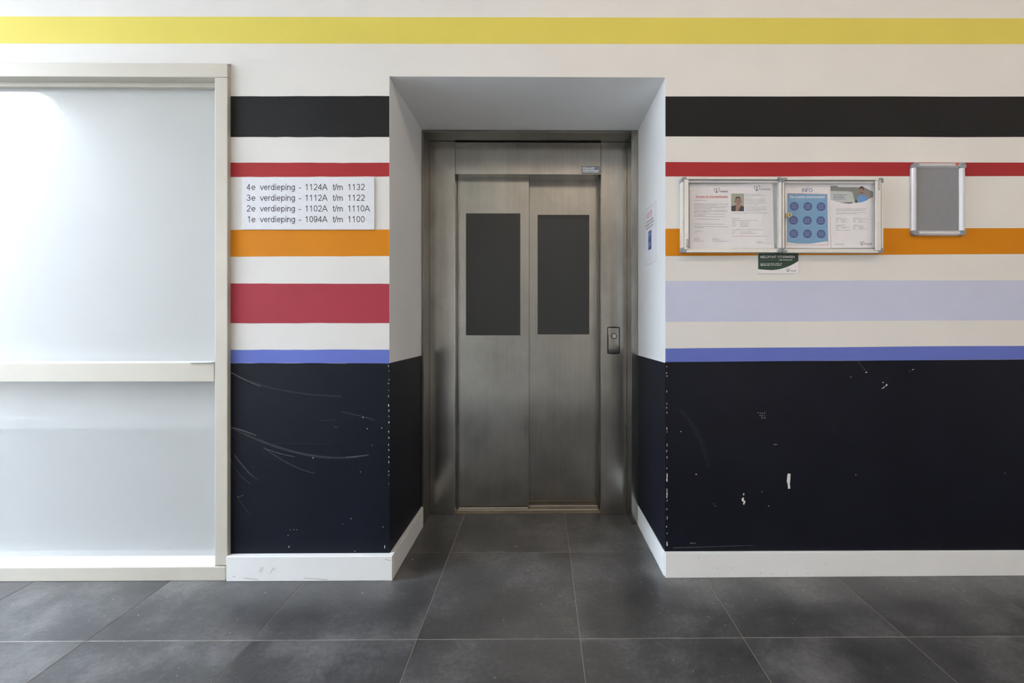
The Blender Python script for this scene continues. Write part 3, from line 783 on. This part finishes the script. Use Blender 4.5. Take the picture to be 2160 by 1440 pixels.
for r, (vv, us) in enumerate(((435.2, (1675.3, 1704, 1731.9)), (464.5, (1673.8, 1702.8, 1731.3)), (492.8, (1674.4, 1703.2, 1732.1)))):
    for c_, uu in enumerate(us):
        dk = printed('disc', [ell(uu, vv + c_ * .35, 9.2, 9.3, 28)], Q2, M['discprint'], pan)
        dk['label'] = 'dark blue disc'
        small_print([(uu - 6 + abs(q) * .5, uu + 6 - abs(q) * .5, vv + q * 2.2 + c_ * .35) for q in range(-2, 3)], Q2 - .0002, dk, M['paleprint'], .55, seed=r * 3 + c_)
        printed('pictogram', [ell(uu - 2, vv + 10.6, 1.6, 1.0, 8), rect(uu + 1, vv + 9.6, uu + 3.6, vv + 11)], Q2 - .0002, M['paleprint'], dk)
# leaflet with a man on the phone
p4 = sheet([(1749.6, 388.5), (1753, 523), (1845.5, 522.5), (1845, 388.5)], PY2, 'leaflet with a photo of a man in a blue shirt phoning beside a van', 'leaflet', 'leaflet')
Q = PY2 - .0002
arc = [(1751.8 + (1841.5 - 1751.8) * i / 18, 420.5 + 8.5 * math.sin(math.pi * (i / 18 * .93 + .04)) - (6.0 * (i / 18) ** 3)) for i in range(19)]
pp_ = printed('photo', [[(1751.8, 392), (1766, 392), (1768, 394.4), (1823, 395), (1841.8, 404.5), (1841.6, 416)] + arc[::-1][1:]], Q, M['greyprint'], p4)
van_b = [p for p in arc if p[0] < 1800]
printed('van', [[(1751.8, 402.6), (1790, 403.5), (1797, 405), (1799.2, 409), (1803.5, 427.6)] + van_b[::-1]], Q - .0001, M['vanprint'], pp_)
printed('van_sill', [[(1771, 427.2), (1798.5, 426.4), (1798.5, 428.6), (1790, 429)]], Q - .0002, M['shirt'], pp_)
printed('shirt', [[(1808.5, 427.5), (1807.8, 416), (1811, 412.5), (1817, 409.5), (1824, 409.5), (1829, 412), (1830.5, 418), (1831, 421.5), (1820, 425.8)]], Q - .0002, M['polo'], pp_)
printed('arm', [[(1820.5, 400), (1823.5, 399.8), (1827, 406.5), (1833, 408.5), (1836.5, 416), (1833.5, 419.5), (1829, 414), (1821.5, 406)]], Q - .0003, M['skin'], pp_)
printed('mug', [rect(1804, 422.2, 1808.2, 427.6)], Q - .0003, M['shirt'], pp_)
printed('face', [ell(1817, 402, 4.0, 6.2), [(1815.5, 405), (1815.5, 410.5), (1820.5, 410.5), (1820.5, 405)]], Q - .0003, M['skin'], pp_)
printed('hair', [[(1812.5, 399.8), (1813, 395), (1816, 392.8), (1820, 393), (1822.3, 396), (1822, 400.5), (1820.5, 401), (1819.5, 397.5), (1814.5, 397.5)]], Q - .0004, M['hair'], pp_)
printed('features', [ell(1815.2, 400.8, .9, .5, 8), ell(1818.6, 400.6, .9, .5, 8), ell(1816.6, 405.4, 1.6, .5, 8)], Q - .0004, M['skin_dark'], pp_)
lettering([pbox('Uw spoedstoring', 1758, 409.6, 1786, 413, Q, .02), pbox('direct melden', 1758, 414, 1781, 417, Q, .02), pbox('bij de leverancier', 1758, 418.4, 1785.5, 421.8, Q)], M['blueink'], pp_, Q - .0003, 'photo_lettering')
rows = [(1763, 1828, 440), (1763, 1819, 442.2), (1763, 1826, 444.5), (1763, 1827.5, 448.7), (1763.3, 1806.5, 450.9),
        (1763.2, 1775, 459.3), (1763.2, 1790, 461.6), (1763.5, 1769, 463.8), (1774, 1784, 463.8), (1763.5, 1766.5, 465.8), (1774, 1784, 465.8), (1763.5, 1769, 468), (1774, 1789, 468.2),
        (1800, 1814, 459.4), (1800, 1832, 461.6), (1800, 1805, 463.8), (1811, 1818, 463.8), (1800, 1803, 466), (1811, 1821.5, 466), (1800, 1805.5, 468.2), (1811, 1825, 468.2),
        (1763.8, 1782, 474.5), (1763.8, 1776, 476.5), (1764, 1769, 478.6), (1774.5, 1791, 478.6), (1764, 1767, 480.6), (1774.5, 1784.5, 480.6), (1764, 1769, 482.8), (1764, 1793, 485.3),
        (1800, 1810, 474.5), (1800, 1822, 476.6), (1800, 1805.5, 478.8), (1811, 1820.5, 478.8), (1800, 1803, 480.8), (1811, 1822.5, 480.8), (1800, 1806, 483.3), (1811, 1829, 483.3)]
small_print(rows, Q, p4, M['greyink'], 1.0, seed=21)
small_print([(1761, 1781, 515)], Q, p4, M['greyblue'], 1.1, seed=22)
heart_logo(p4, Q, 1818, 516.8, 8.4, (1823, 512.2, 1839.6, 515.6), wpx=.7)
small_print([(1828.5, 1839.5, 517.3)], Q, p4, M['greyink'], .5, seed=23)

# green fault-report plate under the cases
gy = -.0030
gsn = MB().plate(px_poly(rect(1599.2, 529, 1684, 576.5), gy), gy, .0025).build('fault_sign', M['paper'])
tag(gsn, 'small green and white MELDPUNT STORINGEN sign below the notice cases', 'sign')
Q = gy - .0002
arc = []
for i in range(19):
    t = i / 18; u = 1599.2 + 84.8 * t
    arc.append((u, 567.6 + 2.4 * math.sin(min(1, t / .55) * math.pi / 2) if t < .28 else 569.6 - 19.2 * ((t - .28) / .72) ** 2.1))
gp = printed('green_panel', [[(1599.2, 529)] + arc + [(1684, 529)]], Q, M['green'], gsn)
strokes([('MELDPUNT STORINGEN', 1604, 1676, 544, 4.8)], M['paper'], gp, Q - .0002, 'heading', .17)
lettering([pbox('Geef storingen door via', 1604, 546.4, 1642, 549.4, Q)], M['greyprint'], gp, Q - .0002, 'dim_lettering')
lettering([pbox('mijn.vesteda.com', 1643.2, 546.6, 1671.5, 549.6, Q, .03), pbox('In geval van spoed kunt u bellen met', 1604, 554.4, 1649.5, 557, Q, .01),
           pbox('088 456 16 56', 1604, 557.6, 1623.5, 560.2, Q, .035), pbox('(24/7 bereikbaar)', 1625.5, 557.6, 1648.2, 560.4, Q, .01)], M['paper'], gp, Q - .0002, 'lettering')
heart_logo(gsn, Q, 1662, 572.8, 7.0, (1667, 569.4, 1679.2, 572), wpx=.6)

# ------------------------------------------------------------------ empty snap frame
sf0 = -.020
fx0, fx1, fz0, fz1 = ax(1926.5, sf0), ax(2038.8, sf0), az(496.3, sf0, 1980), az(342, sf0, 1980)
snap = thing('snap_frame', ((fx0 + fx1) / 2, 0, fz0), 'empty aluminium snap frame with grey backing and rounded corners', 'poster frame')
fw = .0235; cc = .0275
MB().box(fx0 + .006, fx1 - .006, -.007, -.001, fz0 + .006, fz1 - .006).build('backing', M['snapback'], snap)
def rail(p0, p1, horizontal):
    pr = [(0, -.001), (0, -.010), (.003, -.016), (.009, -.0195), (.016, -.018), (fw, -.0085), (fw, -.001)]   # from outer edge inwards
    m = MB()
    def ring(s):
        out = []
        for d, y in pr:
            if horizontal: out.append((s, y, p0[1] + d * p0[2]))
            else: out.append((p0[0] + d * p0[2], y, s))
        return out
    m.prism(ring(p1[0]), ring(p1[1])); return m
rail((0, fz1, -1), (fx0 + cc, fx1 - cc), True).build('rail', M['alu'], snap)
rail((0, fz0, 1), (fx0 + cc, fx1 - cc), True).build('rail', M['alu'], snap)
rail((fx0, 0, 1), (fz0 + fw, fz1 - fw), False).build('rail', M['alu'], snap)
rail((fx1, 0, -1), (fz0 + fw, fz1 - fw), False).build('rail', M['alu'], snap)
for ix in (0, 1):
    for iz in (0, 1):
        X, Z = (fx0, fx1)[ix], (fz0, fz1)[iz]; dx, dz = (1, -1)[ix], (1, -1)[iz]
        r = .016
        pts = [(X + dx * r * (1 - math.cos(a)), Z + dz * r * (1 - math.sin(a))) for a in [math.pi / 2 * k / 8 for k in range(9)]]
        pts = [(X, Z + dz * (fw + .0005))] + pts + [(X + dx * (cc + .0005), Z), (X + dx * (cc + .0005), Z + dz * fw * .6), (X + dx * fw, Z + dz * (fw + .0005))]
        MB().plate(pts, -.0205, .0195).build('corner_cap', M['cap'], snap, .002)
bd = MB().plate(px_poly(ell(2019.7, 346.3, 4.0, 2.4, 16), -.0205), -.0205, .001).build('maker_badge', M['orangebadge'], snap)

# ------------------------------------------------------------------ sticker on the lintel
sty = PY0 - .0030
st = MB().plate(px_poly(rect(1227.2, 350.6, 1264.6, 366.2), sty), sty, .0009).build('sticker', M['blueink'])
tag(st, 'small blue bordered sticker on the steel lintel above the doors', 'sticker')
printed('sticker_face', [rect(1228.2, 351.7, 1263.6, 365)], sty - .0002, M['sign'], st)
small_print([(1234.5, 1247.5, 353.5), (1230.2, 1236.8, 357), (1239, 1251.5, 357.2), (1229.8, 1236.2, 362.7), (1238, 1252, 363)], sty - .0004, st, M['ink'], .9, seed=31)
printed('logo_block', [rect(1253.6, 353, 1262.8, 357.6)], sty - .0004, M['discprint'], st)
lettering([pbox('KONE', 1254.4, 353.9, 1262, 356.7, sty, .02)], M['sign'], st, sty - .0006, 'logo_lettering')

# ------------------------------------------------------------------ notice on the right side of the niche
def on_reveal(u, v, lift_=.0012):                       # the point of the right reveal seen at u, v
    d = ray(u, v); k = (NR1 - NR0) / NB                 # x = NR0 + k*y - lift
    t = (NR0 + k * (CY) - lift_ - CX) / (d.x - k * d.y)
    return Vector((CX + d.x * t, CY + d.y * t, CZ + d.z * t))
c4 = [on_reveal(*p) for p in ((1360, 446), (1360, 564), (1384, 549.5), (1383.3, 421.7))]
y_far, y_near = c4[0].y, c4[2].y; z_hi = (c4[0].z + c4[3].z) / 2; z_lo = (c4[1].z + c4[2].z) / 2
kk = (NR1 - NR0) / NB
def rv(s, q, e=0.0):                                   # s: 0 = deep edge .. 1 = front edge, q: 0 = bottom .. 1 = top
    y = y_far + (y_near - y_far) * s
    return (NR0 + kk * y - .0014 - e, y, z_lo + (z_hi - z_lo) * q)
def rv_plate(m, pts, e, t=.0002):
    m.prism([rv(s, q, e - t) for s, q in pts], [rv(s, q, e) for s, q in pts]); return m
nt_ = rv_plate(MB(), [(0, 0), (1, 0), (1, 1), (0, 1)], .0004, .0006).build('notice', M['paper'])
tag(nt_, 'white warning notice with red heading on the right side of the niche', 'notice')
m = MB()
for a, b, c_, d in ((0, 0, 1, .006), (0, .994, 1, 1), (0, 0, .012, 1), (.988, 0, 1, 1)):
    rv_plate(m, [(a, b), (c_, b), (c_, d), (a, d)], .0006)
m.build('notice_edge', M['vanprint'], nt_)
lettering([('LET OP!!', .24, .68, .835, .905, .01)], M['redink'], nt_, 0, 'heading', frame=lambda s, q: rv(s, q, .0007))
m = MB(); rv_plate(m, [(.24, .815), (.68, .815), (.68, .822), (.24, .822)], .0007); m.build('heading_underline', M['redink'], nt_)
m = MB(); rl = random.Random(5)
for q, s0, s1 in ((.755, .20, .76), (.70, .13, .84), (.645, .18, .78)):
    s = s0
    while s < s1:
        wd = min(rl.uniform(.06, .14), s1 - s); rv_plate(m, [(s, q - .015), (s + wd, q - .015), (s + wd, q + .015), (s, q + .015)], .0007); s += wd + .025
o = m.build('small_print', M['greyink'], nt_); o['kind'] = 'stuff'
m = MB(); rv_plate(m, [(.35, .255), (.61, .255), (.61, .575), (.35, .575)], .0007)
pb = m.build('blue_panel', M['discprint'], nt_)
lettering([('P', .41, .55, .455, .545), ('P', .41, .55, .285, .375)], M['vanprint'], pb, 0, 'panel_lettering', frame=lambda s, q: rv(s, q, .0010))

# ------------------------------------------------------------------ wear on the painted walls
rw = random.Random(3)
def blob(u, v, ru, rv_, n=9, rot=0.0):
    out = []
    for i in range(n):
        a = 2 * math.pi * i / n; k = rw.uniform(.55, 1.1)
        x, y = ru * k * math.cos(a), rv_ * k * math.sin(a)
        out.append((u + x * math.cos(rot) - y * math.sin(rot), v + x * math.sin(rot) + y * math.cos(rot)))
    return out
def chips(polys, parent, Y=-.0009, mat='chip', name='paint_chips'):
    m = MB()
    for p in polys: m.plate(px_poly(p, Y), Y, .0003)
    o = m.build(name, M[mat], parent); o['kind'] = 'stuff'; return o
big = chips([[(1661.5, 998.5), (1667.5, 998.8), (1667, 1012), (1666, 1021), (1667, 1030), (1662.5, 1030.5), (1661.5, 1020), (1659.6, 1015), (1660.5, 1006)]], dado_r, name='paint_chip')
del big['kind']; big['label'] = 'tall white paint chip'
pc = [blob(1568.8, 1042, 1.8, 3), blob(1567, 1053, 3, 5), blob(1570, 1058, 2.4, 4), blob(1569, 1062, 1.6, 2.4), blob(1436.5, 910, 1.2, 1.2), blob(1468.5, 1000, 1.6, 1.2), blob(1621.5, 1066.8, 1, 1),
      blob(1607.5, 1036.6, .9, .9), blob(1509, 1067, .9, .9), blob(1505, 1062.5, .7, .7), blob(1795, 795, 1, 1), blob(1827.5, 785, 2.6, 1, 8, -.2), blob(1926, 779, 3, .9, 8, -.4), blob(1919, 782.6, 1, .6),
      blob(1863, 806.5, 2.2, 1, 8, -.4), blob(1870, 812, 2, 3.2, 8, .6), blob(1864, 817, 1, 6, 8, .95), blob(2120, 997.5, .9, .9), blob(1805.5, 1001, .8, 1.6)]
pc += [blob(1406.2 + rw.uniform(-.3, 1.2), v, rw.uniform(.6, 1.3), rw.uniform(1, 5)) for v in [770 + 13.0 * i + rw.uniform(-5, 5) for i in range(30)] if rw.random() < .75]
pc += [blob(1407, v, 1.5, 6) for v in (1003, 1012, 1042, 1147)]
chips(pc, dado_r)
pc = [blob(765.5, 880, .9, 1.5), blob(774.5, 904, 1.2, 1.2), blob(805, 902.5, 1.2, 1.2), blob(760, 995, .9, .9), blob(660.5, 965.5, .9, 1.4), blob(785, 939, .8, .8), blob(740.5, 1093.5, .8, 1.6), blob(723, 1104.5, .9, .7),
      blob(612.5, 1117, 1, 1), blob(620, 1117, 1, 1), blob(626, 1117, .9, .9), blob(607.5, 1128.5, 1, .9), blob(609.8, 1152.3, .9, 3.2, 8, .4), blob(811.5, 1153.3, 1.1, 4.5), blob(808, 1111, 1.1, .9), blob(748.5, 1162, 1.8, .8, 8, .4)]
pc += [blob(820.3 + rw.uniform(-1, .3), v, rw.uniform(.6, 1.2), rw.uniform(1, 3)) for v in [768 + 14 * i + rw.uniform(-5, 5) for i in range(20)] if rw.random() < .8]
chips(pc, dado_l)
def bez(p0, p1, p2, n=18): return [((1 - t) ** 2 * p0[0] + 2 * t * (1 - t) * p1[0] + t * t * p2[0], (1 - t) ** 2 * p0[1] + 2 * t * (1 - t) * p1[1] + t * t * p2[1]) for t in [i / n for i in range(n + 1)]]
sc = MB(); ss = MB()
Ys = -.0010
for p0, p1, p2, wpx in (((484, 783), (560, 830), (720, 836), 3.2), ((484, 899), (600, 960), (700, 965), 5), ((700, 965), (745, 966), (778, 959), 4), ((556, 944), (620, 990), (665, 998), 3),
                        ((492, 956), (512, 990), (545, 1013), 2.6), ((486, 968), (500, 1002), (530, 1022), 2.2), ((720, 868), (765, 877), (790, 886), 3), ((672, 888), (690, 886), (710, 884), 1.5),
                        ((500, 1046), (512, 1068), (529, 1085), 2.6), ((575, 935), (640, 935), (700, 936), .8)):
    ribbon(sc, bez(p0, p1, p2), wpx, Ys)
for p0, p1, p2, wpx in (((486, 784), (510, 800), (550, 815), 1.4), ((489, 901), (515, 908), (540, 918), 1.8), ((560, 946), (590, 958), (622, 963), 1.2), ((730, 964), (750, 963), (776, 959), 1.4),
                        ((706, 898), (706, 904), (712, 900), 1.4), ((495, 958), (512, 985), (535, 1005), .9), ((501, 1046), (505, 1049), (514, 1043), 1.4)):
    ribbon(ss, bez(p0, p1, p2), wpx, Ys - .0002)
o = sc.build('scuff_marks', M['scuff'], dado_l); o['kind'] = 'stuff'
o = ss.build('scuff_marks', M['scuff_strong'], dado_l); o['kind'] = 'stuff'
sr = MB(); sq = MB()
for i in range(3):
    for j in range(4 - i):
        sr.plate(px_poly(blob(1598 + j * 5 + i * 5, 871 + i * 5.4 + rw.uniform(-.6, .6), 2.0, 2.0), Ys), Ys, .0001)
sr.plate(px_poly(blob(1635, 937, 6, 2), Ys), Ys, .0001)
for p0, p1, p2, wpx in (((1779, 871), (1768, 885), (1757, 912), 3), ((1435, 865), (1475, 900), (1495, 985), 9), ((1420, 1155), (1500, 1152), (1593, 1150), 1.6), ((1422, 1075), (1447, 1105), (1438, 1135), 2)):
    ribbon(sq, bez(p0, p1, p2), wpx, Ys)
for p0, p1, p2, wpx in (((1455, 1146), (1462, 1144), (1468, 1146), 2.5), ((1795, 750), (1815, 765), (1826, 783), .8), ((1420, 1155), (1470, 1154), (1590, 1149.5), .7)):
    ribbon(sr, bez(p0, p1, p2), wpx, Ys - .0002)
o = sr.build('scuff_marks', M['scuff_strong'], dado_r); o['kind'] = 'stuff'
M['scuff_faint'] = see_through('faint_scuff', (0.42, 0.44, 0.48), 0.012, 0.7)
o = sq.build('scuff_marks', M['scuff_faint'], dado_r); o['kind'] = 'stuff'

# scratches on the skirting, specks on the glass, crumbs on the floor
m = MB()
for a, b in (((551, 1196), (547, 1208)), ((555, 1195), (552, 1206)), ((576, 1197), (571, 1208)), ((581, 1197), (577, 1203)), ((812, 1178), (819, 1181)), ((818, 1181), (825, 1182)), ((490, 1217), (497, 1215)), ((515, 1219), (545, 1222)), ((640, 1219), (690, 1222))):
    ribbon(m, [a, b], .8, -.0304)
o = m.build('scratches', M['greyink'], bl); o['kind'] = 'stuff'
m = MB()
for u, v in ((1513, 1198), (1545, 1198), (1605, 1209), (1629, 1211), (1659, 1212), (1705, 1209), (1821, 1212), (1742, 1190), (1474, 1177)):
    m.plate(px_poly(blob(u, v, 1.6, .8), -.0185), -.0185 + .0072 * (ax(u, 0) - .56) / 2.0, .0003)
o = m.build('scratches', M['greyink'], br); o['kind'] = 'stuff'
m = MB()
for u, v, r in ((424, 658, .9), (427, 686, .9), (430, 694, .8), (412, 662, .8), (415, 661, .6), (428, 689, .7), (425, 1028, 1.0), (434, 1026, .8), (343, 996, .7), (47, 1133, .8), (392, 703, .6), (395, 702, .6)):
    m.plate(px_poly(blob(u, v, r, r * 1.5), GY - .0004), GY - .0004, .0003)
o = m.build('specks', M['greyink'], win); o['kind'] = 'stuff'
def on_floor(u, v, z=.0004):
    d = ray(u, v); t = (z - CZ) / d.z; return (CX + d.x * t, CY + d.y * t, z)
m = MB(); rc = random.Random(9)
spots = [(385, 1365, 5, 1.0), (451 / 1.0, 1402, 3, .6), (377, 1408, 3, .5), (292, 1297, 4, .3), (139, 1311, 4, .8), (485, 1334, 3, .3), (937, 1218, 6, -.9), (764, 1250, 5, .4), (870, 1180, 5, -.2), (1044, 1429, 6, .3), (1141, 1198, 5, 1.1),
         (1113, 1202, 4, .5), (1352, 1227, 4, .6), (1420, 1392, 6, -.6), (1463, 1414, 6, 1.2), (1637, 1379, 4, .9), (1557, 1423, 4, .4), (1494, 1301, 4, .3), (1594, 1265, 3, .2), (1873, 1409, 3, .2), (1961, 1344, 3, .5), (1211, 1289, 4, .8), (1089, 1152, 6, -.3), (1391, 1291, 4, .5), (1530, 1318, 5, .4), (2076, 1381, 4, .4)]
for u, v, r, a in spots:
    p = [(u + math.cos(a) * r * k1 - math.sin(a) * k2, v - math.sin(a) * r * k1 * .7 + math.cos(a) * k2) for k1, k2 in ((-.5, -.5), (.5, -.3), (.5, .4), (-.5, .3))]
    m.add([on_floor(*q) for q in p], [(0, 1, 2, 3)])
for k in range(120):
    u, v = rc.uniform(0, 2160), rc.uniform(1240, 1435)
    r = rc.uniform(.5, 1.1); m.add([on_floor(u + r * math.cos(t), v + r * .7 * math.sin(t)) for t in (0, 1.57, 3.14, 4.71)], [(0, 1, 2, 3)])
o = m.build('floor_crumbs', M['chip'], floor); o['kind'] = 'stuff'

# ------------------------------------------------------------------ ceiling lamps (above the frame)
def lamp(x, y, group, label):
    t = thing('ceiling_lamp', (x, y, ROOM_H - .06), label, 'lamp', group)
    MB().box(x - .75, x + .75, y - .05, y + .05, ROOM_H - .03, ROOM_H - .001).build('housing', M['sillw'], t, .004)
    m, nt, b = mat_base('lamp_diffuser'); b.inputs['Base Color'].default_value = (.9, .88, .82, 1)
    b.inputs['Emission Color'].default_value = (1, .845, .70, 1); b.inputs['Emission Strength'].default_value = LAMP_W
    MB().box(x - .74, x + .74, y - .022, y + .022, ROOM_H - .055, ROOM_H - .030).build('diffuser', m, t, .006)
lamp(0.3, -1.9, 'ceiling battens', 'long white ceiling batten lamp in front of the elevator')
lamp(3.0, -1.9, 'ceiling battens', 'long white ceiling batten lamp in front of the snap frame')
